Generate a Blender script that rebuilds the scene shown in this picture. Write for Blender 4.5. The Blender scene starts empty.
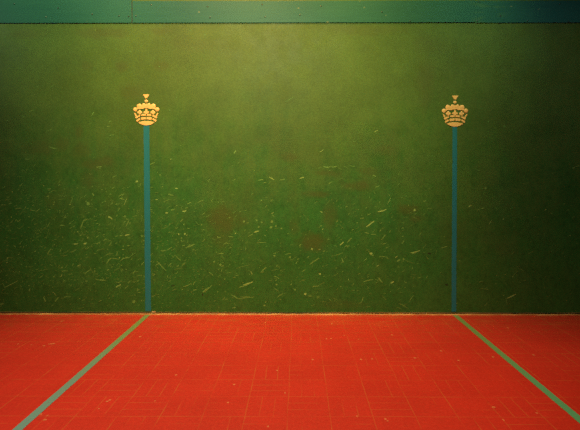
import bpy, bmesh, math, random
from mathutils import Vector, Matrix

scene = bpy.context.scene
COL = scene.collection
PI = math.pi

# ------------------------------------------------------------------ camera
IW, IH = 580.0, 430.0
F = 465.0                       # focal length in pixels
PPX, PPY = 296.0, 189.3         # principal point (shifted lens)
PITCH = math.radians(1.22)      # looking slightly down
YAW = math.radians(0.25)        # turned slightly to the left
CAM = Vector((0.0, 0.0, 1.60))

fwd = Vector((-math.sin(YAW) * math.cos(PITCH), math.cos(YAW) * math.cos(PITCH), -math.sin(PITCH)))
rgt = Vector((math.cos(YAW), math.sin(YAW), 0.0))
upv = rgt.cross(fwd)


def ray(px, py):
    return fwd * F + rgt * (px - PPX) - upv * (py - PPY)


def on_floor(px, py, z=0.0):
    d = ray(px, py)
    return CAM + d * ((z - CAM.z) / d.z)


D = on_floor(298, 314.6).y       # distance of the back wall from the camera


def on_wall(px, py, y=None):
    d = ray(px, py)
    return CAM + d * (((D if y is None else y) - CAM.y) / d.y)


PXM = D / F                      # metres on the wall for one pixel

cam_data = bpy.data.cameras.new('camera')
cam_data.sensor_fit = 'HORIZONTAL'
cam_data.sensor_width = 36.0
cam_data.lens = F * 36.0 / IW
cam_data.shift_x = (IW / 2 - PPX) / IW
cam_data.shift_y = -(IH / 2 - PPY) / IW
cam = bpy.data.objects.new('camera', cam_data)
COL.objects.link(cam)
cam.location = CAM
cam.rotation_euler = (PI / 2 - PITCH, 0, YAW)
scene.camera = cam

# ------------------------------------------------------------------ helpers


class G:
    """small node-graph helper"""

    def __init__(self, name, rough=0.5, spec=0.5, tone=0.625):
        self.tone = tone        # overall reflectance of the paint
        self.m = bpy.data.materials.new(name)
        self.m.use_nodes = True
        self.nt = self.m.node_tree
        self.b = self.nt.nodes['Principled BSDF']
        self.b.inputs['Roughness'].default_value = rough
        self.b.inputs['Specular IOR Level'].default_value = spec
        self._co = None

    def n(self, typ, **kw):
        nd = self.nt.nodes.new(typ)
        for k, v in kw.items():
            setattr(nd, k, v)
        return nd

    def put(self, sock, v):
        if isinstance(v, bpy.types.NodeSocket):
            self.nt.links.new(v, sock)
        else:
            if sock.type == 'RGBA' and len(v) == 3:
                v = (*v, 1)
            sock.default_value = v

    def co(self):
        if self._co is None:
            self._co = self.n('ShaderNodeTexCoord').outputs['Object']
        return self._co

    def xyz(self):
        s = self.n('ShaderNodeSeparateXYZ')
        self.put(s.inputs[0], self.co())
        return s.outputs

    def math(self, op, a, b=None, c=None, clamp=False):
        nd = self.n('ShaderNodeMath', operation=op, use_clamp=clamp)
        self.put(nd.inputs[0], a)
        if b is not None:
            self.put(nd.inputs[1], b)
        if c is not None:
            self.put(nd.inputs[2], c)
        return nd.outputs[0]

    def ramp(self, v, lo, hi, a=0.0, b=1.0, smooth=True):
        nd = self.n('ShaderNodeMapRange', interpolation_type='SMOOTHSTEP' if smooth else 'LINEAR')
        self.put(nd.inputs['Value'], v)
        nd.inputs['From Min'].default_value = lo
        nd.inputs['From Max'].default_value = hi
        nd.inputs['To Min'].default_value = a
        nd.inputs['To Max'].default_value = b
        return nd.outputs['Result']

    def vec(self, scale, loc=(0, 0, 0), rot=(0, 0, 0)):
        nd = self.n('ShaderNodeMapping')
        self.put(nd.inputs['Vector'], self.co())
        nd.inputs['Scale'].default_value = scale
        nd.inputs['Location'].default_value = loc
        nd.inputs['Rotation'].default_value = rot
        return nd.outputs[0]

    def noise(self, scale=(1, 1, 1), detail=4.0, rough=0.55, loc=(0, 0, 0), rot=(0, 0, 0), dist=0.0):
        nd = self.n('ShaderNodeTexNoise')
        self.put(nd.inputs['Vector'], self.vec(scale, loc, rot))
        nd.inputs['Scale'].default_value = 1.0
        nd.inputs['Detail'].default_value = detail
        nd.inputs['Roughness'].default_value = rough
        nd.inputs['Distortion'].default_value = dist
        return nd.outputs[0]

    def mix(self, f, a, b, mode='MIX'):
        nd = self.n('ShaderNodeMix', data_type='RGBA', blend_type=mode)
        self.put(nd.inputs[0], f)
        self.put(nd.inputs[6], a)
        self.put(nd.inputs[7], b)
        return nd.outputs[2]

    def bump(self, h, strength=0.2, dist=0.01):
        nd = self.n('ShaderNodeBump')
        nd.inputs['Strength'].default_value = strength
        nd.inputs['Distance'].default_value = dist
        self.put(nd.inputs['Height'], h)
        self.put(self.b.inputs['Normal'], nd.outputs[0])

    def color(self, c):
        if self.tone != 1.0:
            c = self.mix(1.0, c, (self.tone,) * 3, 'MULTIPLY')
        self.put(self.b.inputs['Base Color'], c)
        return self.m


def mesh_obj(name, bm, mats, parent=None, loc=None, smooth=False):
    me = bpy.data.meshes.new(name)
    bmesh.ops.recalc_face_normals(bm, faces=bm.faces[:]) if not smooth == 'keep' else None
    bm.to_mesh(me)
    bm.free()
    for m in (mats if isinstance(mats, (list, tuple)) else [mats]):
        me.materials.append(m)
    if smooth is True:
        for p in me.polygons:
            p.use_smooth = True
    o = bpy.data.objects.new(name, me)
    COL.objects.link(o)
    if parent:
        o.parent = parent
    if loc is not None:
        o.location = loc
    return o


def empty(name, loc, label, cat, group=None):
    o = bpy.data.objects.new(name, None)
    o.empty_display_size = 0.1
    COL.objects.link(o)
    o.location = loc
    tag(o, label, cat, group)
    return o


def tag(o, label, cat, group=None):
    o['label'] = label
    o['category'] = cat
    if group:
        o['group'] = group
    return o


def structure(o):
    o['kind'] = 'structure'
    return o


def box(bm, x0, x1, y0, y1, z0, z1, bevel=0.0, mat=0, seg=2):
    vs = [bm.verts.new((x, y, z)) for x in (x0, x1) for y in (y0, y1) for z in (z0, z1)]
    q = [(0, 1, 3, 2), (4, 6, 7, 5), (0, 4, 5, 1), (2, 3, 7, 6), (0, 2, 6, 4), (1, 5, 7, 3)]
    fs = [bm.faces.new([vs[i] for i in f]) for f in q]
    for f in fs:
        f.material_index = mat
    bmesh.ops.recalc_face_normals(bm, faces=fs)
    if bevel:
        es = list({e for f in fs for e in f.edges})
        r = bmesh.ops.bevel(bm, geom=es, offset=bevel, segments=seg, affect='EDGES', profile=0.5)
        for f in r['faces']:
            f.material_index = mat
    return fs


def plate(bm, pts, depth, bevel=0.0, y_back=0.0):
    """flat outline in the x/z plane, given real thickness towards -y, front edges bevelled"""
    back = [bm.verts.new((x, y_back, z)) for x, z in pts]
    n = len(pts)
    cx = sum(p[0] for p in pts) / n
    cz = sum(p[1] for p in pts) / n
    front = []
    edge = [bm.verts.new((x, y_back - depth + bevel, z)) for x, z in pts]
    for x, z in pts:
        dx, dz = cx - x, cz - z
        L = math.hypot(dx, dz) or 1
        k = min(bevel, 0.4 * L)
        front.append(bm.verts.new((x + dx / L * k, y_back - depth, z + dz / L * k)))
    for a, b in ((back, edge), (edge, front)):
        for i in range(n):
            j = (i + 1) % n
            bm.faces.new((a[i], a[j], b[j], b[i]))
    bm.faces.new(front)
    bm.faces.new(back[::-1])


def dome(bm, cx, cz, rx, rz, depth, y_back=0.0, seg=20, rings=5):
    """low rounded boss sitting on the wall"""
    prev = None
    for k in range(rings):
        t = k / rings * PI / 2
        ring = [bm.verts.new((cx + rx * math.cos(t) * math.cos(a), y_back - depth * math.sin(t),
                              cz + rz * math.cos(t) * math.sin(a)))
                for a in (2 * PI * i / seg for i in range(seg))]
        if prev:
            for i in range(seg):
                j = (i + 1) % seg
                bm.faces.new((prev[i], prev[j], ring[j], ring[i]))
        else:
            bm.faces.new(ring[::-1])
        prev = ring
    top = bm.verts.new((cx, y_back - depth, cz))
    for i in range(seg):
        bm.faces.new((prev[i], prev[(i + 1) % seg], top))


# ------------------------------------------------------------------ materials
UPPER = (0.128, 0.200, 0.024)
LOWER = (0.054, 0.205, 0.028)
BROWN = (0.122, 0.132, 0.020)


def wall_material():
    g = G('green_wall_paint', rough=0.50, spec=0.26)
    big = g.noise((0.75, 0.75, 0.75), 5, 0.6)
    mid = g.noise((5, 5, 5), 6, 0.65, loc=(3, 1, 7))
    fine = g.noise((60, 60, 60), 5, 0.7)
    streak = g.noise((9, 9, 0.9), 4, 0.6, loc=(1.7, 0, 0))
    f = g.math('ADD', g.math('MULTIPLY', big, 0.45), g.math('MULTIPLY', mid, 0.3))
    f = g.math('ADD', f, g.math('MULTIPLY', streak, 0.25))
    f = g.ramp(f, 0.36, 0.64)
    # warm light painted in above; greener below, to offset the floor's red bounce
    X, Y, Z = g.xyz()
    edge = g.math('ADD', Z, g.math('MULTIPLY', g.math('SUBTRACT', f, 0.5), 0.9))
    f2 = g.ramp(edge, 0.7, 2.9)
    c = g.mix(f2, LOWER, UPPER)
    c = g.mix(g.ramp(f, 0.1, 0.9, 0.0, 0.35), c, (0.105, 0.205, 0.024))
    k = g.ramp(fine, 0.3, 0.7, 0.80, 1.20, smooth=False)
    c = g.mix(1.0, c, g_rgb(g, k), 'MULTIPLY')
    cloud = g.noise((2.4, 2.4, 2.4), 6, 0.68, loc=(4, 6, 1))
    c = g.mix(1.0, c, g_rgb(g, g.ramp(cloud, 0.32, 0.68, 0.90, 1.10)), 'MULTIPLY')
    blot = g.noise((22, 22, 18), 5, 0.7, loc=(6, 0, 2))
    c = g.mix(g.math('MULTIPLY', g.ramp(blot, 0.48, 0.66, 0.0, 0.45), g.math('SUBTRACT', 1.0, g.math('MULTIPLY', f2, 0.75))), c, (0.036, 0.110, 0.016))
    rub = g.noise((30, 30, 14), 4, 0.7, loc=(1, 5, 2), rot=(0, 0.5, 0))
    c = g.mix(g.ramp(rub, 0.54, 0.72, 0.0, 0.35), c, (0.13, 0.26, 0.034))
    # old brown stains, each with its own place and outline
    wob = g.noise((7, 7, 7), 5, 0.62, loc=(9, 4, 2))
    wobx = g.math('MULTIPLY', g.math('SUBTRACT', wob, 0.5), 1.7)
    acc = None
    stains = [  # px, py, rx, ry, strength
        (222, 219, 18, 14, .75), (220, 238, 10, 10, .35), (240, 221, 9, 5, .45), (317, 194, 13, 4, .6), (356, 186, 17, 6, .65),
        (328, 173, 12, 4, .6), (366, 171, 11, 4, .35), (330, 216, 8, 15, .5), (313, 242, 15, 10, .75),
        (408, 209, 11, 6, .65), (415, 218, 7, 4, .5), (294, 226, 6, 11, .4), (104, 33, 30, 6, .6),
        (160, 31, 14, 4, .4), (122, 67, 7, 6, .55), (162, 66, 8, 6, .5), (86, 66, 6, 5, .4),
        (132, 91, 13, 10, .5), (79, 131, 5, 8, .5), (62, 144, 9, 8, .45), (92, 164, 11, 6, .6), (80, 150, 12, 9, .4),
        (108, 161, 6, 5, .5), (290, 157, 13, 5, .5), (386, 150, 11, 5, .4), (425, 78, 10, 26, .4), (40, 147, 18, 9, .35),
        (430, 45, 26, 10, .25), (365, 30, 40, 6, .35), (26, 34, 20, 5, .4), (50, 200, 7, 9, .3), (455, 235, 16, 22, .25),
        (88, 180, 8, 10, .4), (505, 130, 8, 22, .3), (345, 305, 30, 5, .3), (500, 240, 18, 20, .2),
        (300, 150, 30, 16, .2), (255, 135, 30, 10, .18), (205, 45, 30, 8, .2)]
    for px, py, rx, ry, s in stains:
        p = on_wall(px, py)
        dx = g.math('MULTIPLY', g.math('SUBTRACT', X, p.x), 1 / (rx * PXM))
        dz = g.math('MULTIPLY', g.math('SUBTRACT', Z, p.z), 1 / (ry * PXM))
        r2 = g.math('ADD', g.math('MULTIPLY', dx, dx), g.math('MULTIPLY', dz, dz))
        r = g.math('ADD', g.math('SQRT', r2), wobx)
        e = g.ramp(r, 0.30, 1.35, s, 0.0)
        acc = e if acc is None else g.math('MAXIMUM', acc, e)
    c = g.mix(g.math('MULTIPLY', acc, 0.85), c, BROWN)
    g.bump(g.math('ADD', fine, g.math('MULTIPLY', mid, 1.5)), 0.18, 0.006)
    g.put(g.b.inputs['Roughness'], g.ramp(mid, 0.3, 0.7, 0.44, 0.58))
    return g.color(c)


def g_rgb(g, v):
    nd = g.n('ShaderNodeCombineColor')
    for i in range(3):
        g.put(nd.inputs[i], v)
    return nd.outputs[0]


def flat_material(name, col, var=0.2, scale=30, rough=0.55, spec=0.35):
    g = G(name, rough, spec)
    nz = g.noise((scale,) * 3, 5, 0.65)
    a = tuple(v * (1 - var) for v in col)
    b = tuple(v * (1 + var) for v in col)
    return g.color(g.mix(g.ramp(nz, 0.3, 0.7), a, b))


def floor_material():
    g = G('red_painted_brick_paving', rough=0.48, spec=0.24)
    S = 0.287
    X, Y, Z = g.xyz()
    x0 = on_floor(287, 430).x
    y0 = on_floor(290, 396.7).y
    wv = g.noise((1.2, 1.2, 1.2), 2, 0.5)
    wv = g.math('MULTIPLY', g.math('SUBTRACT', wv, 0.5), 0.02)
    u = g.math('DIVIDE', g.math('ADD', g.math('SUBTRACT', X, x0), wv), S)
    v = g.math('DIVIDE', g.math('ADD', g.math('SUBTRACT', Y, y0), wv), S)
    cu, cv = g.math('FLOOR', u), g.math('FLOOR', v)
    par = g.math('FLOORED_MODULO', g.math('ADD', g.math('ADD', cu, cv), 1.0), 2.0)
    par = g.math('ABSOLUTE', par)
    fu, fv = g.math('FRACT', u), g.math('FRACT', v)

    def edge(t, wid):       # distance to the nearest integer, as a thin line
        d = g.math('ABSOLUTE', g.math('SUBTRACT', g.math('FRACT', g.math('ADD', t, 0.5)), 0.5))
        return g.ramp(d, wid * 0.4, wid, 1.0, 0.0)
    long_u = edge(u, 0.016)
    long_v = edge(v, 0.020)
    sub_u = edge(g.math('MULTIPLY', fu, 3.0), 0.045)
    sub_v = edge(g.math('MULTIPLY', fv, 3.0), 0.045)
    sub = g.math('ADD', g.math('MULTIPLY', sub_u, par), g.math('MULTIPLY', sub_v, g.math('SUBTRACT', 1.0, par)))
    n1 = g.noise((2.3, 2.3, 2.3), 5, 0.65, loc=(5, 2, 0))
    n2 = g.noise((1.6, 1.6, 1.6), 6, 0.7, loc=(1, 8, 0))
    br1 = g.ramp(n1, 0.40, 0.62, 0.08, 1.0)
    br2 = g.ramp(n2, 0.44, 0.62, 0.02, 0.85)
    line = g.math('MAXIMUM', g.math('MULTIPLY', long_u, br1),
                  g.math('MAXIMUM', g.math('MULTIPLY', g.math('MULTIPLY', long_v, br1), 0.75),
                         g.math('MULTIPLY', sub, br2)))
    base = g.noise((1.1, 1.1, 1.1), 6, 0.65)
    brick = g.n('ShaderNodeTexWhiteNoise', noise_dimensions='3D')
    cc = g.n('ShaderNodeCombineXYZ')
    g.put(cc.inputs[0], cu)
    g.put(cc.inputs[1], cv)
    g.put(cc.inputs[2], g.math('FLOOR', g.math('ADD', g.math('MULTIPLY', g.math('MULTIPLY', fu, 3.0), par),
                                           g.math('MULTIPLY', g.math('MULTIPLY', fv, 3.0), g.math('SUBTRACT', 1.0, par)))))
    g.put(brick.inputs['Vector'], cc.outputs[0])
    t = g.math('ADD', g.math('MULTIPLY', g.ramp(base, 0.3, 0.7), 0.75), g.math('MULTIPLY', brick.outputs[0], 0.25))
    c = g.mix(t, (0.61, 0.0275, 0.0114), (0.73, 0.0355, 0.0150))
    fine = g.noise((45, 45, 45), 5, 0.7)
    c = g.mix(1.0, c, g_rgb(g, g.ramp(fine, 0.3, 0.7, 0.85, 1.15, smooth=False)), 'MULTIPLY')
    # wear along the wall foot, where the paint has gone to bare ochre dust
    back = g.math('SUBTRACT', Y, D)
    wn = g.noise((3.0, 9.0, 3.0), 6, 0.7, loc=(2, 2, 2))
    sc = g.noise((14, 40, 14), 4, 0.7, loc=(0, 3, 1), rot=(0, 0, 0.5))
    nearw = g.ramp(back, -0.75, -0.05, 0.0, 1.0)
    w = g.math('MULTIPLY', nearw, g.ramp(g.math('ADD', g.math('MULTIPLY', wn, 0.6), g.math('MULTIPLY', sc, 0.4)), 0.44, 0.66))
    c = g.mix(g.math('MULTIPLY', w, 0.55), c, (0.56, 0.16, 0.030))
    mot = g.noise((9, 22, 9), 6, 0.72, loc=(7, 7, 0))
    nearer = g.ramp(back, -1.9, -0.2, 0.0, 1.0)
    c = g.mix(g.math('MULTIPLY', nearer, g.ramp(mot, 0.45, 0.68, 0.0, 0.55)), c, (0.42, 0.075, 0.014))
    c = g.mix(g.ramp(g.noise((6, 30, 6), 5, 0.7, loc=(3, 9, 0)), 0.5, 0.7, 0.0, 0.30), c, (0.55, 0.045, 0.014))
    c = g.mix(g.math('MULTIPLY', line, 0.46), c, (0.66, 0.215, 0.035))
    # sparse pale specks
    vo = g.n('ShaderNodeTexVoronoi')
    g.put(vo.inputs['Vector'], g.vec((7.0, 5.0, 7.0)))
    vo.inputs['Scale'].default_value = 1.0
    sp = g.ramp(vo.outputs['Distance'], 0.035, 0.07, 1.0, 0.0)
    pick = g.ramp(g.noise((3.1, 3.1, 3.1), 3, 0.6, loc=(4, 4, 0)), 0.50, 0.58)
    c = g.mix(g.math('MULTIPLY', g.math('MULTIPLY', sp, pick), 0.6), c, (0.80, 0.30, 0.10))
    g.bump(g.math('SUBTRACT', g.math('MULTIPLY', fine, 0.5), line), 0.25, 0.004)
    return g.color(c)


def board_material():
    g = G('green_painted_board', rough=0.46, spec=0.24)
    n1 = g.noise((0.9, 0.9, 1.5), 5, 0.6, loc=(3, 3, 3))
    grain = g.noise((2.5, 10, 32), 5, 0.6)
    fine = g.noise((70, 70, 70), 4, 0.7)
    t = g.math('ADD', g.math('MULTIPLY', n1, 0.6), g.math('MULTIPLY', grain, 0.4))
    c = g.mix(g.ramp(t, 0.35, 0.65), (0.025, 0.160, 0.105), (0.036, 0.186, 0.115))
    c = g.mix(1.0, c, g_rgb(g, g.ramp(fine, 0.3, 0.7, 0.88, 1.12, smooth=False)), 'MULTIPLY')
    # a brushed, paler smear of paint near the right hand joint
    X, Y, Z = g.xyz()
    p = on_wall(488, 9)
    e = g.math('SUBTRACT', X, p.x)
    e = g.ramp(g.math('ABSOLUTE', e), 0.08, 0.28, 1.0, 0.0)
    sm = g.math('MULTIPLY', e, g.ramp(g.noise((4, 4, 18), 4, 0.5, loc=(8, 1, 3), rot=(0, 0.25, 0)), 0.48, 0.58))
    c = g.mix(g.math('MULTIPLY', sm, 0.55), c, (0.075, 0.22, 0.09))
    # chips
    vo = g.n('ShaderNodeTexVoronoi')
    g.put(vo.inputs['Vector'], g.vec((6, 6, 9)))
    vo.inputs['Scale'].default_value = 1.0
    sp = g.ramp(vo.outputs['Distance'], 0.05, 0.10, 1.0, 0.0)
    pick = g.ramp(g.noise((4, 4, 4), 2, 0.5, loc=(0, 0, 5)), 0.48, 0.60)
    c = g.mix(g.math('MULTIPLY', g.math('MULTIPLY', sp, pick), 0.7), c, (0.30, 0.36, 0.16))
    g.bump(g.math('ADD', g.math('MULTIPLY', grain, 0.7), g.math('MULTIPLY', fine, 0.3)), 0.15, 0.004)
    return g.color(c)


def batten_material():
    g = G('worn_ochre_batten', rough=0.5, spec=0.35)
    n1 = g.noise((2.2, 8, 12), 6, 0.7)
    n2 = g.noise((9, 30, 40), 4, 0.7, loc=(1, 1, 1))
    t = g.ramp(g.math('ADD', g.math('MULTIPLY', n1, 0.6), g.math('MULTIPLY', n2, 0.4)), 0.40, 0.62)
    c = g.mix(t, (0.60, 0.20, 0.035), (0.98, 0.50, 0.12))
    return g.color(c)


def gap_material():
    g = G('dark_brown_wall_foot', rough=0.6, spec=0.3)
    n1 = g.noise((1.6, 8, 20), 5, 0.7, loc=(2, 0, 0))
    c = g.mix(g.ramp(n1, 0.35, 0.62), (0.060, 0.070, 0.014), (0.27, 0.135, 0.030))
    return g.color(c)


def stripe_material():
    g = G('teal_stripe_paint', rough=0.5, spec=0.35)
    n1 = g.noise((20, 20, 3), 5, 0.65)
    n2 = g.noise((70, 70, 70), 4, 0.7)
    t = g.math('ADD', g.math('MULTIPLY', n1, 0.6), g.math('MULTIPLY', n2, 0.4))
    c = g.mix(g.ramp(t, 0.35, 0.65), (0.024, 0.253, 0.246), (0.034, 0.280, 0.290))
    return g.color(c)


def floor_line_material(name, near, far):
    g = G(name, rough=0.45, spec=0.45)
    n1 = g.noise((4, 4, 4), 5, 0.6)
    n2 = g.noise((40, 40, 40), 5, 0.7)
    # olive by the wall, blending to a greyer green further out
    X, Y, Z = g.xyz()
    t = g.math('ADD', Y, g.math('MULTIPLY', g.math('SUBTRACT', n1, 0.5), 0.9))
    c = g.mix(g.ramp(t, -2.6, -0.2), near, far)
    c = g.mix(g.ramp(n2, 0.56, 0.72, 0, 0.5), c, (0.24, 0.13, 0.05))
    return g.color(c)


def gold_material():
    g = G('gold_paint', rough=0.42, spec=0.5, tone=1.0)
    n1 = g.noise((25, 25, 25), 5, 0.65)
    c = g.mix(g.ramp(n1, 0.35, 0.65), (0.90, 0.475, 0.125), (0.96, 0.535, 0.155))
    return g.color(c)


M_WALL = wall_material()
M_SCUFF = [flat_material('ball_scuff_faint', (0.155, 0.315, 0.044), .2, 90),
           flat_material('ball_scuff', (0.24, 0.43, 0.068), .2, 90),
           flat_material('ball_scuff_bright', (0.44, 0.62, 0.12), .2, 90),
           flat_material('dark_smudge', (0.035, 0.05, 0.012), .2, 90)]
M_FLOOR = floor_material()
M_FCHIP = flat_material('chipped_floor_paint', (0.78, 0.20, 0.06), .2, 90)
M_BOARD = board_material()
M_NAIL = flat_material('painted_nail_head', (0.035, 0.085, 0.045), .2, 60, .4, .5)
M_GAP = gap_material()
M_BATTEN = batten_material()
M_STRIPE = stripe_material()
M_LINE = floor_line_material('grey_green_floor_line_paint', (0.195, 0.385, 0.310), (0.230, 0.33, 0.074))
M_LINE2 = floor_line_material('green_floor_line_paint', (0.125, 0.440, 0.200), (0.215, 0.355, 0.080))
M_GOLD = gold_material()

# ------------------------------------------------------------------ the setting
XL, XR = -6.5, 6.5
random.seed(11)


def sliver(bm, a, b, w, y, mat, curve=0.0):
    """one ball mark: a thin tapered dab, 5 stations long, in the wall's own mesh"""
    ax, az = a
    bx, bz = b
    dx, dz = bx - ax, bz - az
    L = math.hypot(dx, dz) or 1e-6
    nx, nz = -dz / L, dx / L
    top, bot = [], []
    for k in range(5):
        t = k / 4
        ww = w * 0.5 * (0.35 + 0.65 * math.sin(PI * (0.12 + 0.76 * t))) * random.uniform(0.8, 1.15)
        off = curve * math.sin(PI * t) * L
        x, z = ax + dx * t + nx * off, az + dz * t + nz * off
        top.append(bm.verts.new((x + nx * ww, y, z + nz * ww)))
        bot.append(bm.verts.new((x - nx * ww, y, z - nz * ww)))
    for k in range(4):
        f = bm.faces.new((bot[k], bot[k + 1], top[k + 1], top[k]))
        f.material_index = mat
        f.normal_update()
        if f.normal.y > 0:
            f.normal_flip()


def dab(bm, x, z, r, y, mat, asp=1.0):
    vs = []
    ph = random.uniform(0, PI)
    for i in range(9):
        a = 2 * PI * i / 9
        rr = r * random.uniform(0.75, 1.2)
        vs.append(bm.verts.new((x + rr * math.cos(a), y, z + rr * asp * math.sin(a))))
    f = bm.faces.new(vs)
    f.material_index = mat
    f.normal_update()
    if f.normal.y > 0:
        f.normal_flip()


bm = bmesh.new()
box(bm, XL, XR, D, D + 0.25, 0.0, 5.2)
YS = D - 0.0007


def P(px, py):
    p = on_wall(px, py)
    return p.x, p.z


def mark(x1, y1, x2, y2, w, m, curve=0.0):
    sliver(bm, P(x1, y1), P(x2, y2), w * PXM, YS - random.uniform(0, 0.0004), m, curve)


def dot(x, y, r, m, asp=1.0):
    px, pz = P(x, y)
    dab(bm, px, pz, r * PXM, YS - random.uniform(0, 0.0004), m, asp)


# the marks one can pick out in the photograph (faint 1, normal 2, bright 3)
MARKS = [
    (4.7, 287.4, 18, 280.8, 1.2, 2), (43.6, 297, 45.5, 301.7, 1.7, 2), (47.4, 254.2, 51.2, 248.5, 1.1, 2), (94.9, 278.9, 105.3, 280.2, 1.1, 2),
    (61.7, 271.3, 66.4, 270.4, 1.2, 2), (74, 244.2, 78.2, 243.4, 1.3, 3), (83.5, 244.2, 86.9, 242.7, 2.0, 3), (84.4, 274.2, 91, 269.4, 1.0, 2),
    (91, 269.4, 94, 273, 1.0, 1), (55, 301.7, 58.8, 297, 1.3, 2), (0, 304.5, 4, 303.8, 1.4, 2), (31, 210, 36, 211, 1.0, 2), (36, 211.5, 40, 208.5, 1.0, 2),
    (47, 189, 51, 188.6, 1.1, 2), (46.5, 196.6, 49.3, 195.8, 1.2, 2), (60, 225.6, 64.5, 225.6, 1.3, 2), (80.6, 228.8, 84.4, 219, 1.0, 2),
    (92.6, 193, 94, 196, 1.6, 2), (108.5, 216.5, 112.3, 219, 1.7, 3), (119.5, 198.5, 125.6, 200.4, 1.1, 2), (175, 188.4, 177.8, 188.4, 1.4, 3),
    (169.3, 194.7, 173.6, 195.6, 1.1, 2), (182.5, 211.2, 186.3, 210.8, 1.6, 3), (165.3, 213, 168, 212.9, 1.6, 3), (171, 210.2, 174.6, 209.3, 1.3, 2),
    (187.3, 204.2, 191.4, 202.3, 1.0, 2), (185.4, 247.8, 194.9, 244, 1.1, 2), (125.6, 227, 129.4, 219.3, 1.1, 2), (115, 236.4, 118, 235.6, 1.1, 2),
    (119.5, 236, 123, 235.2, 1.1, 2), (125, 235.6, 129.6, 234.6, 1.4, 3), (157, 261, 166, 270.7, 1.1, 2), (160.7, 250.8, 166, 250.2, 1.2, 2),
    (167, 250, 172, 247.2, 1.2, 2), (175.9, 256, 180.6, 260.5, 1.1, 2), (183.5, 286.5, 191, 283.7, 1.1, 2), (116, 287, 120.9, 284.6, 1.5, 3),
    (118, 283, 121, 281, 1.0, 2), (100, 279.5, 106, 280.3, 1.0, 2), (187.3, 247.4, 195, 244, 1.1, 2), (202.5, 292.2, 209, 287.4, 1.1, 2),
    (106.5, 263.5, 111.2, 258, 1.1, 2), (111.4, 258.2, 119, 259.2, 1.0, 2), (122, 259, 129.5, 257.6, 1.2, 2), (193, 290.4, 196.5, 289.8, 1.2, 2),
    (202.8, 292.4, 211.8, 285.2, 1.1, 2), (238.9, 287.4, 253, 281.7, 1.2, 2), (243, 285, 253, 281.7, 1.3, 3), (260.7, 272.6, 266.4, 267, 1.2, 2), (209, 272.4, 213, 275.3, 1.0, 2),
    (236, 268.5, 250, 264.7, 0.9, 1), (274, 276, 279.3, 278.9, 1.1, 2), (276.9, 297.9, 283, 293.7, 1.0, 2), (231, 295, 238, 298.6, 1.1, 2),
    (238, 299, 254, 297.2, 1.0, 2), (240, 297, 250, 296.5, 1.0, 1), (257, 242.3, 266.4, 242.7, 0.9, 2), (217.5, 253.5, 224, 253.8, 1.0, 2),
    (257.9, 180.4, 263.6, 179.5, 1.1, 2), (269.2, 177.2, 274, 179.9, 1.3, 3), (263, 183, 266, 182.4, 1.0, 2), (280, 180, 285, 179, 0.9, 2),
    (299.6, 178.5, 304, 177.2, 1.3, 3), (248.4, 236.4, 253, 234, 1.0, 2), (254, 232.5, 259, 231, 1.3, 3), (228.5, 236.6, 233, 236.8, 1.0, 2), (217.5, 237.7, 221, 237.2, 1.2, 2),
    (377.8, 211.6, 386.3, 209.3, 1.4, 3), (366.4, 227, 374.4, 220.9, 1.6, 3), (364.5, 232.6, 368.5, 233.3, 1.1, 2), (371, 234.3, 375.5, 234.5, 1.1, 2),
    (339.8, 245.3, 343.6, 242, 1.4, 3), (347.4, 242.5, 351.6, 238, 1.2, 2), (381.6, 240, 385.4, 235, 1.1, 2), (401.5, 244, 404, 240.4, 1.0, 2), (373, 174.9, 376, 176.6, 1.2, 2),
    (309.5, 264.7, 319, 258, 1.2, 2), (312.3, 286.6, 319, 285.8, 1.2, 2), (319, 285.4, 324.7, 282, 0.9, 1), (341.7, 258, 344, 262.4, 1.1, 2), (363.6, 281.7, 373, 279.6, 1.1, 2),
    (378, 277.6, 382.5, 282.7, 1.3, 2), (390.7, 283.3, 394, 281.7, 1.8, 3), (396.8, 261.8, 399, 259.3, 1.4, 2), (399, 303.5, 406, 306.4, 1.0, 1),
    (397, 307, 402, 309, 1.0, 1), (424, 201.6, 426, 200.6, 1.4, 2), (477.4, 210.4, 479.6, 209.6, 1.4, 2), (481, 208.6, 484, 208, 1.3, 2),
    (474, 170, 480.5, 170.3, 0.9, 1), (410.5, 252.8, 419.9, 250.3, 1.2, 3), (410.5, 252.8, 415.5, 253.6, 0.9, 2), (440.8, 248.4, 447.7, 246.3, 1.0, 2),
    (404, 259.5, 415.5, 263.4, 0.8, 1), (400, 303.5, 408.5, 308.5, 1.0, 1), (572, 168.3, 575, 167.6, 1.4, 2), (575.5, 167, 580, 165.5, 1.0, 2),
    (522, 183.3, 525.4, 183.6, 1.1, 1), (506.9, 298.4, 515.8, 294.2, 1.3, 3), (505.6, 298, 507.4, 305, 1.3, 1), (527.3, 254.4, 535, 250.4, 0.9, 1),
    (518.5, 268.4, 524, 271.3, 0.9, 1), (512, 277, 513.2, 276, 1.3, 2), (513.5, 275.5, 518, 271, 0.8, 1), (566.5, 210.6, 569.5, 209.8, 1.1, 1), (562, 254, 564, 251.5, 0.9, 1),
    (46, 132.5, 53, 128.5, 0.9, 1), (49, 146.6, 57, 149, 0.9, 2), (91.8, 115.4, 93.6, 112, 1.2, 2), (22, 116, 24.5, 117.2, 1.2, 1),
    (96, 167.5, 102, 166.5, 1.4, 2), (25, 159, 29, 159.5, 1.6, 1), (234, 153.5, 236, 150.5, 1.6, 2), (285, 102, 294, 96.5, 0.7, 1),
    (323, 166.2, 330, 167.6, 1.0, 2), (331.5, 167, 337, 166.4, 1.1, 2), (338, 168, 342, 169.4, 0.9, 1), (344, 166.5, 347, 168, 0.9, 1), (318, 168.4, 322, 168, 0.9, 1),
    (480.5, 188.2, 486, 188.4, 1.0, 1)]
for x1, y1, x2, y2, w, m in MARKS:
    mark(x1, y1, x2, y2, w * 0.85, m, random.uniform(-.06, .06))
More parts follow.
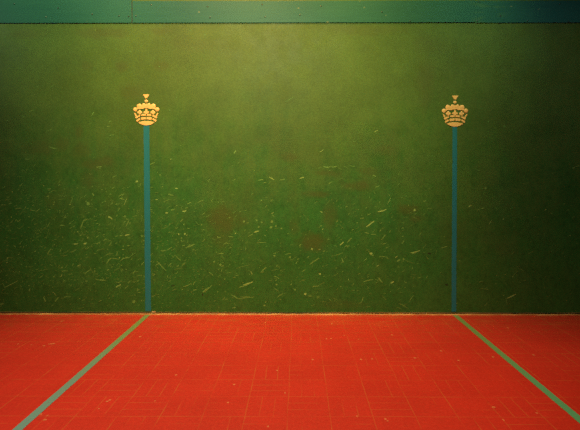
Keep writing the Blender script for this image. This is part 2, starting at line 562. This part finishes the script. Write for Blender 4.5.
for x, y, r, m in [(88.2, 203.8, 1.8, 2), (109, 217, .9, 3), (178.7, 234.1, .9, 3), (184.8, 234, .9, 3), (181.5, 238, .8, 2),
                   (134, 301.7, 1.6, 2), (214.2, 261.8, 1.1, 2), (220.3, 264.7, 1.1, 2), (264.5, 305.5, 1.0, 2), (224.7, 279, 1.0, 1),
                   (276.5, 284.6, .9, 2), (290, 257, 1.0, 2), (274.4, 256, 1.1, 2), (295, 289.7, 1.0, 2), (305.3, 294, 1.2, 3),
                   (244, 221.6, 1.2, 2), (256.6, 220.3, 1.0, 2), (261.7, 222.2, .9, 2), (258.8, 227, 1.0, 2), (272.1, 221.6, 1.5, 2),
                   (271, 227.5, 1.2, 2), (276, 226, .9, 2), (281.6, 228.5, .9, 2), (312, 249, 1.1, 3), (371, 253.6, 1.4, 3), (372.8, 255.4, .9, 2),
                   (320, 274, 1.0, 3), (305, 294.2, .9, 2), (403.4, 259, 1.0, 2), (414.6, 210, 1.2, 3), (485.4, 188, 1.2, 2), (403.2, 261, .9, 1),
                   (551.5, 213.5, 1.0, 1), (504.5, 126.7, 1.0, 1), (488.5, 121.5, .9, 1), (137, 181.5, 1.1, 3), (160, 175, 1.0, 1), (318, 297, 1.6, 1), (310, 296, 1.8, 1)]:
    dot(x, y, r, m)
for x1, y1, x2, y2, w in [(427.5, 253.4, 431, 253.4, 1.2), (445, 284.6, 448, 285, 1.3), (202.4, 293, 202.8, 296, 1.0), (171, 286, 175, 285, 1.0)]:
    mark(x1, y1, x2, y2, w, 4)


def weight(x, y):
    if y < 160:
        v = 0.03
    elif y < 200:
        v = 0.03 + 0.55 * (y - 160) / 40
    elif y < 285:
        v = 1.0
    else:
        v = max(0.25, 1.0 - (y - 285) / 30)
    h = 1.0 if x < 150 else max(0.42, 1.0 - (x - 150) / 160) if x < 400 else max(0.06, 0.42 - (x - 400) / 130)
    if 180 < x < 320 and y < 235:
        v *= 0.55
    return v * h


cnt = 0
while cnt < 2200:
    x, y = random.uniform(-40, 640), random.uniform(30, 308)
    if random.random() > weight(x, y):
        continue
    cnt += 1
    ang = math.radians(random.gauss(30, 20) if random.random() < .72 else random.uniform(-70, 80))
    if random.random() < .25:
        dot(x, y, random.uniform(.35, .75), random.choice((1, 1, 1, 2)))
        continue
    L = min(9.0, random.lognormvariate(0.85, .5)) * .5
    w = random.uniform(.40, .85)
    m = random.choices((1, 2, 3), (.66, .30, .04))[0]
    mark(x - L * math.cos(ang), y + L * math.sin(ang), x + L * math.cos(ang), y - L * math.sin(ang), w, m, random.uniform(-.1, .1))

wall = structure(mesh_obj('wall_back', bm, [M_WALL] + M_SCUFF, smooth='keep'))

# floor ---------------------------------------------------------------
bm = bmesh.new()
box(bm, XL, XR, -3.0, D + 0.25, -0.2, 0.0)


def fdab(px, py, rx, ry, ang=0.0):
    p = on_floor(px, py)
    k = p.y / F
    vs = []
    for i in range(9):
        a = 2 * PI * i / 9
        rr = random.uniform(.75, 1.2)
        dx, dy = rx * k * rr * math.cos(a), ry * k * rr * math.sin(a) * p.y / CAM.z
        vs.append(bm.verts.new((p.x + dx * math.cos(ang) - dy * math.sin(ang), p.y + dx * math.sin(ang) + dy * math.cos(ang), 0.0007)))
    f = bm.faces.new(vs)
    f.material_index = 1


for c in [(52, 343.8, 3.2, .6, .35), (44, 345.8, 1.2, .5, 0), (45, 419.8, 2.0, .9, .5), (47.5, 415.5, .9, .6, 0), (62, 321.2, 1.3, .5, 0),
          (107, 401.5, 1.3, .8, .6), (109.6, 400, 1.2, .8, 0), (176, 375, 1.2, .8, 0), (140, 336.6, 1.3, .6, 0), (234, 384.5, 1.2, .9, 0),
          (228, 402.6, 1.0, .8, 0), (285, 393, 1.0, .7, 0), (277, 370.5, 1.0, .6, 0), (265.5, 322.5, .9, .6, 0), (312.7, 359.6, 1.3, .7, 0),
          (331.8, 323.4, 1.0, .6, 0), (361, 359.4, 1.2, .7, 0), (372, 358.8, 1.0, .6, 0), (385.5, 419, 1.2, 1.0, 0), (387.5, 421, .9, .8, 0),
          (357, 416.4, .9, .9, 0), (458.5, 360.5, 1.2, .7, 0), (493, 357, 1.2, .7, 0), (493.5, 407.2, 2.2, .8, .2), (503.5, 420, 1.0, 1.0, 0), (533.5, 355, 1.3, .6, 0),
          (522, 371.5, 1.6, .8, .2), (441, 351, 1.2, .6, 0), (508, 328, 1.1, .5, 0), (326.5, 338.6, 1.0, .5, 0), (331, 338.6, .8, .5, 0), (392, 335, .9, .5, 0),
          (415, 358, 1.2, .6, 0), (18, 344, .9, .4, 0), (155, 401, .9, .7, 0), (99, 408.5, .9, .7, 0)]:
    fdab(*c)
floor = structure(mesh_obj('floor', bm, [M_FLOOR, M_FCHIP], smooth='keep'))

# foot of the wall: a dark strip of board with a worn, ochre rounded batten in front of it
zt = on_wall(298, 311.9).z
bm = bmesh.new()
box(bm, XL, XR, D - 0.012, D, 0.0, zt, 0.003, 0)
zb = on_wall(298, 313.9, D - 0.018).z
yb = D - 0.017
prof = [(D - 0.012, 0.0), (D - 0.012, zb), (D - 0.015, zb - 0.0005), (D - 0.018, zb - 0.003), (yb - 0.003, zb * 0.45), (yb - 0.005, 0.0)]
N = 220
rows = []
for i in range(N + 1):
    x = XL + (XR - XL) * i / N
    j = random.uniform(-0.0022, 0.0022)
    rows.append([bm.verts.new((x, y + (j if y < D - .014 else 0), max(0, z + (j if z > 0 else 0)))) for y, z in prof])
for i in range(N):
    for k in range(len(prof) - 1):
        f = bm.faces.new((rows[i][k], rows[i][k + 1], rows[i + 1][k + 1], rows[i + 1][k]))
        f.material_index = 1
bm.faces.new(rows[0]).material_index = 1
bm.faces.new(rows[-1][::-1]).material_index = 1
base = structure(mesh_obj('baseboard_back', bm, [M_GAP, M_BATTEN]))
# pale flake knocked out of the wall foot beside the left stripe
bm = bmesh.new()
q = on_wall(153.6, 312.0, D - 0.014)
box(bm, q.x - .022, q.x + .024, D - 0.019, D - 0.0115, q.z - .010, q.z + .009, 0.004, 0)
mesh_obj('bare_wood_chip', bm, flat_material('bare_wood', (0.90, 0.50, 0.17), .15, 60), base)

# horizontal rail across the top: three painted boards butted end to end
YB = D - 0.010


def zw(px, py):
    return on_wall(px, py, YB).z


def xw(px):
    return on_wall(px, 12, YB).x


z0 = zw(298, 22.6)
joints = [XL, xw(132.0), xw(475.5), XR]
tops = [zw(298, -1.2), zw(298, 0.7), zw(298, 1.0)]
nails = [[(14, 4), (58, 8), (92, 14), (119, 16), (128.5, 16.5), (46, 17)],
         [(136, 16), (151, 5), (207.5, 6.5), (210, 17.5), (262, 4.5), (321, 6.2), (410, 21), (455, 20.4), (265, 17), (300, 15), (382, 12)],
         [(478.5, 1.9), (477.2, 20.6), (500.6, 16), (527.5, 20.8), (568.4, 21), (560, 4)]]
for i in range(3):
    bm = bmesh.new()
    gap = (0.0, 0.0046, 0.0)[i]
    box(bm, joints[i] + gap, joints[i + 1] - (0.0046 if i == 0 else 0.0006), YB + (0.001 if i == 2 else 0), D, z0 - (0.004 if i == 2 else 0), tops[i], 0.0025, 0, 2)
    b = structure(mesh_obj('trim_%d' % (i + 1), bm, M_BOARD))
    for (nx_, ny_) in nails[i]:
        p = on_wall(nx_, ny_, YB)
        bmn = bmesh.new()
        dome(bmn, 0, 0, 0.010, 0.010, 0.0035, 0.0, 12, 3)
        mesh_obj('nail_head', bmn, M_NAIL, b, (p.x, YB + (0.001 if i == 2 else 0), p.z), smooth=True)
# ochre filler showing in the open joint
bm = bmesh.new()
box(bm, joints[1] - 0.004, joints[1] + 0.004, D - 0.007, D, z0, tops[1] - 0.01)
structure(mesh_obj('trim_4', bm, flat_material('joint_filler', (0.055, 0.055, 0.022), .5, 25)))

# ------------------------------------------------------------------ painted stripes on the wall


def wall_stripe(top, bottom, width, label):
    a, b = on_wall(*top), on_wall(*bottom)
    b.z = max(b.z, zt)
    n = 46
    bm = bmesh.new()
    fr, bk = [], []
    for i in range(n + 1):
        t = i / n
        c = a.lerp(b, t)
        l = c.x - width / 2 + random.uniform(-.0014, .0014)
        r = c.x + width / 2 + random.uniform(-.0014, .0014)
        fr.append((bm.verts.new((l - b.x, -0.0025, c.z - b.z)), bm.verts.new((r - b.x, -0.0025, c.z - b.z))))
        bk.append((bm.verts.new((l - b.x, 0, c.z - b.z)), bm.verts.new((r - b.x, 0, c.z - b.z))))
    for i in range(n):
        bm.faces.new((fr[i][0], fr[i + 1][0], fr[i + 1][1], fr[i][1]))
        bm.faces.new((bk[i][0], bk[i][1], bk[i + 1][1], bk[i + 1][0]))
        bm.faces.new((fr[i][0], bk[i][0], bk[i + 1][0], fr[i + 1][0]))
        bm.faces.new((fr[i][1], fr[i + 1][1], bk[i + 1][1], bk[i][1]))
    for e in (0, n):
        bm.faces.new((fr[e][0], fr[e][1], bk[e][1], bk[e][0]))
    o = mesh_obj('wall_stripe', bm, M_STRIPE, None, (b.x, D, b.z))
    return tag(o, label, 'stripe', 'teal stripes painted down the wall')


wall_stripe((146.5, 125.0), (148.2, 311.0), 5.7 * PXM, 'left of the two vertical teal stripes painted down the green wall')
wall_stripe((454.8, 126.4), (453.8, 311.6), 4.5 * PXM, 'right of the two vertical teal stripes, on the darker part of the green wall')

# ------------------------------------------------------------------ lines on the floor


def floor_line(far, near, width, label, mat):
    a, b = on_floor(*far), on_floor(*near)
    a.y = D - 0.025
    d = (b - a)
    b = a + d * 1.25
    n = 60
    bm = bmesh.new()
    up, dn = [], []
    for i in range(n + 1):
        c = a.lerp(b, i / n)
        l = c.x - width / 2 + random.uniform(-.0015, .0015) - a.x
        r = c.x + width / 2 + random.uniform(-.0015, .0015) - a.x
        up.append((bm.verts.new((l, c.y - a.y, 0.0022)), bm.verts.new((r, c.y - a.y, 0.0022))))
        dn.append((bm.verts.new((l, c.y - a.y, 0)), bm.verts.new((r, c.y - a.y, 0))))
    for i in range(n):
        bm.faces.new((up[i][0], up[i][1], up[i + 1][1], up[i + 1][0]))
        bm.faces.new((dn[i][0], dn[i + 1][0], dn[i + 1][1], dn[i][1]))
        bm.faces.new((up[i][0], up[i + 1][0], dn[i + 1][0], dn[i][0]))
        bm.faces.new((up[i][1], dn[i][1], dn[i + 1][1], up[i + 1][1]))
    for e in (0, n):
        bm.faces.new((up[e][0], dn[e][0], dn[e][1], up[e][1]))
    o = mesh_obj('floor_line', bm, mat, None, (a.x, a.y, 0.0))
    return tag(o, label, 'floor line', 'grey green lines painted on the red floor')


floor_line((148.3, 314.4), (17.3, 430), 5.3 * PXM, 'left grey-green line across the red floor, running from the left wall stripe', M_LINE)
floor_line((454.3, 314.4), (580, 419.9), 5.0 * PXM, 'right green line across the red floor, running from the right wall stripe', M_LINE2)

# ------------------------------------------------------------------ gold crowns
U = PXM
CX0, CZ0 = 146.4, 125.4        # photo pixel of the crown's foot: local origin


def c2(px, py):
    return ((px - CX0) * U, (CZ0 - py) * U)


T = 0.0045


def crown_plate(name, pts, parent, depth=T, bev=0.0015):
    bm = bmesh.new()
    plate(bm, [c2(*p) for p in pts], depth, bev)
    return mesh_obj(name, bm, M_GOLD, parent)


def crown_dome(name, px, py, rx, ry, parent, depth=0.0042):
    bm = bmesh.new()
    x, z = c2(px, py)
    dome(bm, x, z, rx * U, ry * U, depth)
    return mesh_obj(name, bm, M_GOLD, parent, smooth=True)


def mir(p):
    return (2 * CX0 - p[0], p[1])


def zpx(pts, s=18.1, ox=131.0, oy=108.0, dx=0.0):
    return [(ox + dx + x / s, oy + y / s) for x, y in pts]


def build_crown(loc, label):
    r = empty('crown', loc, label, 'crown', 'gold crowns on the wall')
    # finial: a flared cross arm on a little neck, and the orb below it
    hw = [(2.95, 94.55), (3.0, 95.2), (2.3, 96.2), (1.55, 97.3), (1.15, 98.0), (0.9, 98.5)]
    crown_plate('finial', [(CX0 - w, y) for w, y in hw] + [(CX0 + w, y) for w, y in hw[::-1]], r)
    crown_dome('orb', CX0, 101.2, 1.75, 1.5, r)
    # arch: the curved cap, with a row of rounded lobes along its upper edge
    upper = [(-11.5, 110.3), (-9.8, 108.2), (-7.0, 106.0), (-4.0, 104.6), (-1.6, 104.0)]
    lower = [(-11.2, 111.2), (-9.3, 109.8), (-7.2, 108.9), (-5.0, 108.6), (-3.2, 109.0), (-1.9, 108.2)]
    pts = [(CX0 + a, b) for a, b in upper] + [(CX0 - a, b) for a, b in upper[::-1]]
    pts += [(CX0 - a, b) for a, b in lower] + [(CX0 + a, b) for a, b in lower[::-1]]
    bm = bmesh.new()
    n = len(upper)
    # built as strips between the upper and lower curve so the curved outline stays exact
    ups = [c2(CX0 + a, b) for a, b in upper] + [c2(CX0 - a, b) for a, b in upper[::-1]]
    lows = [c2(CX0 + a, b) for a, b in [lower[0], lower[1], lower[2], lower[4], lower[5]]]
    lows += [(-x, z) for x, z in lows[::-1]]
    fu = [bm.verts.new((x, -T, z)) for x, z in ups]
    fl = [bm.verts.new((x, -T, z)) for x, z in lows]
    bu = [bm.verts.new((x, 0, z)) for x, z in ups]
    bl = [bm.verts.new((x, 0, z)) for x, z in lows]
    for i in range(len(ups) - 1):
        bm.faces.new((fu[i], fl[i], fl[i + 1], fu[i + 1]))
        bm.faces.new((bu[i], bu[i + 1], bl[i + 1], bl[i]))
        bm.faces.new((fu[i], fu[i + 1], bu[i + 1], bu[i]))
        bm.faces.new((fl[i], bl[i], bl[i + 1], fl[i + 1]))
    bm.faces.new((fu[0], bu[0], bl[0], fl[0]))
    bm.faces.new((fu[-1], fl[-1], bl[-1], bu[-1]))
    arch = mesh_obj('arch', bm, M_GOLD, r)
    for dx, y, rx, ry in [(-10.9, 109.6, 2.15, 2.15), (-7.0, 106.3, 2.55, 2.5), (-2.6, 105.2, 1.6, 2.0),
                          (2.6, 105.2, 1.6, 2.0), (7.0, 106.3, 2.55, 2.5), (10.9, 109.6, 2.15, 2.15), (0.0, 105.9, 2.6, 2.0)]:
        crown_dome('pearl', CX0 + dx, y, rx, ry, arch, 0.0054)
    # between the arches: two four-lobed flowers and a centre cross
    for s in (-1, 1):
        cx, cy = CX0 + s * 6.6, 112.4
        bm = bmesh.new()
        for ddx, ddy, rr in [(0, -1.35, 1.0), (-1.45, .15, 1.05), (1.45, .15, 1.05), (0, 1.3, 1.15), (0, 0, 1.35)]:
            x, z = c2(cx + ddx, cy + ddy)
            dome(bm, x, z, rr * 1.1 * U, rr * 1.1 * U, 0.0042, 0, 14, 4)
        mesh_obj('flower', bm, M_GOLD, r, smooth=True)
    cr = [(-.75, 108.9), (.75, 108.9), (1.0, 110.6), (1.6, 111.3), (2.7, 111.3), (2.75, 113.0), (1.5, 113.3), (.6, 114.0),
          (-.6, 114.0), (-1.5, 113.3), (-2.75, 113.0), (-2.7, 111.3), (-1.6, 111.3), (-1.0, 110.6)]
    crown_plate('cross', [(CX0 + a, b) for a, b in cr], r, T, 0.0015)
    # outer struts of the circlet
    strut = [(134.1, 113.2), (135.3, 112.9), (136.7, 115.0), (137.0, 116.6), (135.9, 116.6)]
    crown_plate('strut', strut, r, T, 0.0015)
    crown_plate('strut', [mir(p) for p in strut][::-1], r, T, 0.002)
    # two courses of panels round the circlet
    outer_u = zpx([(82, 168), (92, 158), (148, 131), (164, 136), (168, 150), (98, 190)], dx=.0)
    inner_u = zpx([(186, 142), (200, 112), (268, 107), (270, 140), (226, 143)])
    outer_l = zpx([(97, 228), (104, 214), (150, 188), (164, 196), (164, 212), (112, 250)])
    inner_l = zpx([(183, 178), (190, 172), (268, 164), (270, 204), (184, 214)])
    for poly in (outer_u, inner_u, outer_l, inner_l):
        mx, my = sum(q[0] for q in poly) / len(poly), sum(q[1] for q in poly) / len(poly)
        poly = [(mx + (a - mx) * 1.07, my + (b - my) * 1.10) for a, b in poly]
        crown_plate('panel', poly, r, T, 0.0015)
        crown_plate('panel', [mir(p) for p in poly][::-1], r, T, 0.0015)
    # base band: lens shaped
    n = 13
    top = [(CX0 - 8.1 + 16.2 * i / (n - 1), 122.2 - 1.25 * math.sin(PI * i / (n - 1))) for i in range(n)]
    bot = [(CX0 + 8.1 - 16.2 * i / (n - 1), 122.5 + 3.0 * math.sin(PI * i / (n - 1)) ** .8) for i in range(n)]
    crown_plate('base_band', top + bot, r, T + .001, 0.002)
    return r


def copy_tree(o, parent=None):
    kids = [k for k in bpy.data.objects if k.parent == o]
    c = o.copy()
    COL.objects.link(c)
    if parent:
        c.parent = parent
    for k in kids:
        copy_tree(k, c)
    return c


p = on_wall(CX0, CZ0)
crown = build_crown((p.x, D, p.z), 'gold crown emblem above the left teal stripe on the green wall')
crown2 = copy_tree(crown)
p = on_wall(454.85, 126.7)
crown2.location = (p.x, D, p.z)
crown2['label'] = 'gold crown emblem above the right teal stripe on the green wall'

# ------------------------------------------------------------------ light: unseen lights added overhead, fitted to give the wanted brightness


def lamp(name, loc, power, color, size=0.6, target=None, spot=None):
    if spot:
        ld = bpy.data.lights.new(name, 'SPOT')
        ld.spot_size = math.radians(spot[0])
        ld.spot_blend = spot[1]
        ld.shadow_soft_size = size
    else:
        ld = bpy.data.lights.new(name, 'AREA')
        ld.shape = 'DISK'
        ld.size = size
    ld.energy = power
    ld.color = color
    o = bpy.data.objects.new(name, ld)
    COL.objects.link(o)
    o.location = loc
    if target is not None:
        o.rotation_euler = (Vector(target) - Vector(loc)).to_track_quat('-Z', 'Y').to_euler()
    return o


ADDED_LIGHTS = [
    ('added_light', (-0.5,D-2.5,6.5), 597.8, (0.664, 0.879, 1.0), 0.3,(-0.3,D-2.5,0),(90,1)),
    ('added_light', (-1.6,D-2.5,5.5), 167.7, (1.0, 0.896, 0.764), 0.2,(-1.4,D,3.0),(80,1)),
    ('added_light', (-6,D-2.5,4.5), 24.2, (0.723, 0.999, 1.0), 0.8,(0,D,1.5),None),
    ('added_light', (-1.2,D-3,6.0), 585.5, (1.0, 0.5, 0.08), 0.2,(-0.8,D,2.9),(60,1)),
    ('added_light', (-0.3,D-3,6.0), 146.4, (1.0, 0.5, 0.08), 0.2,(-0.1,D,3.2),(60,1)),
    ('added_light', (-2.4,D-3,6.0), 88.0, (0.6, 0.85, 1.0), 0.2,(-2.4,D,3.2),(60,1)),
    ('added_light', (-0.6,D-2,7.5), 959.6, (1.0, 0.705, 0.435), 0.3,(-0.6,D-2.2,0),(60,1)),
    ('added_light', (1.5,D-2.5,7.5), 250.2, (1.0, 0.5, 0.08), 0.3,(1.5,D-2.5,0),(60,1)),
    ('added_light', (-2.5,D-2.5,7.5), 346.4, (0.6, 0.85, 1.0), 0.3,(-2.5,D-2.5,0),(60,1)),
    ('added_light', (-0.4,D-4.5,5.0), 645.2, (0.765, 1.0, 0.597), 0.2,(-0.6,D,1.8),(60,1)),
    ('added_light', (1.0,D-3,6.0), 464.5, (0.79, 1.0, 0.344), 0.2,(1.3,D,3.7),(45,1)),
    ('added_light', (-2.8,D-3,6.0), 471.2, (0.793, 1.0, 0.379), 0.2,(-2.8,D,3.9),(45,1)),
    ('added_light', (-0.6,D-1.5,7.5), 1450.1, (1.0, 0.518, 0.111), 0.3,(-0.6,D-.6,0),(70,1)),
    ('added_light', (1.4,D-3,6.0), 55.4, (0.6, 0.85, 1.0), 0.2,(1.7,D,3.0),(40,1)),
    ('added_light', (2.6,D-3,6.0), 228.2, (0.6, 0.85, 1.0), 0.2,(2.6,D,1.5),(55,1)),
]
for args in ADDED_LIGHTS:
    lamp(*args)

world = bpy.data.worlds.new('world')
scene.world = world
world.use_nodes = True
bg = world.node_tree.nodes['Background']
WORLD = (0.0, 0.0, 0.0)
bg.inputs[0].default_value = (*WORLD, 1)
bg.inputs[1].default_value = 1.0

# ------------------------------------------------------------------ view
vs = scene.view_settings
scene.display_settings.display_device = 'sRGB'
vs.view_transform = 'Standard'
vs.look = 'None'
vs.exposure = 0.0
vs.gamma = 1.0
vs.use_curve_mapping = False
scene.cycles.use_denoising = False
scene.cycles.max_bounces = 8
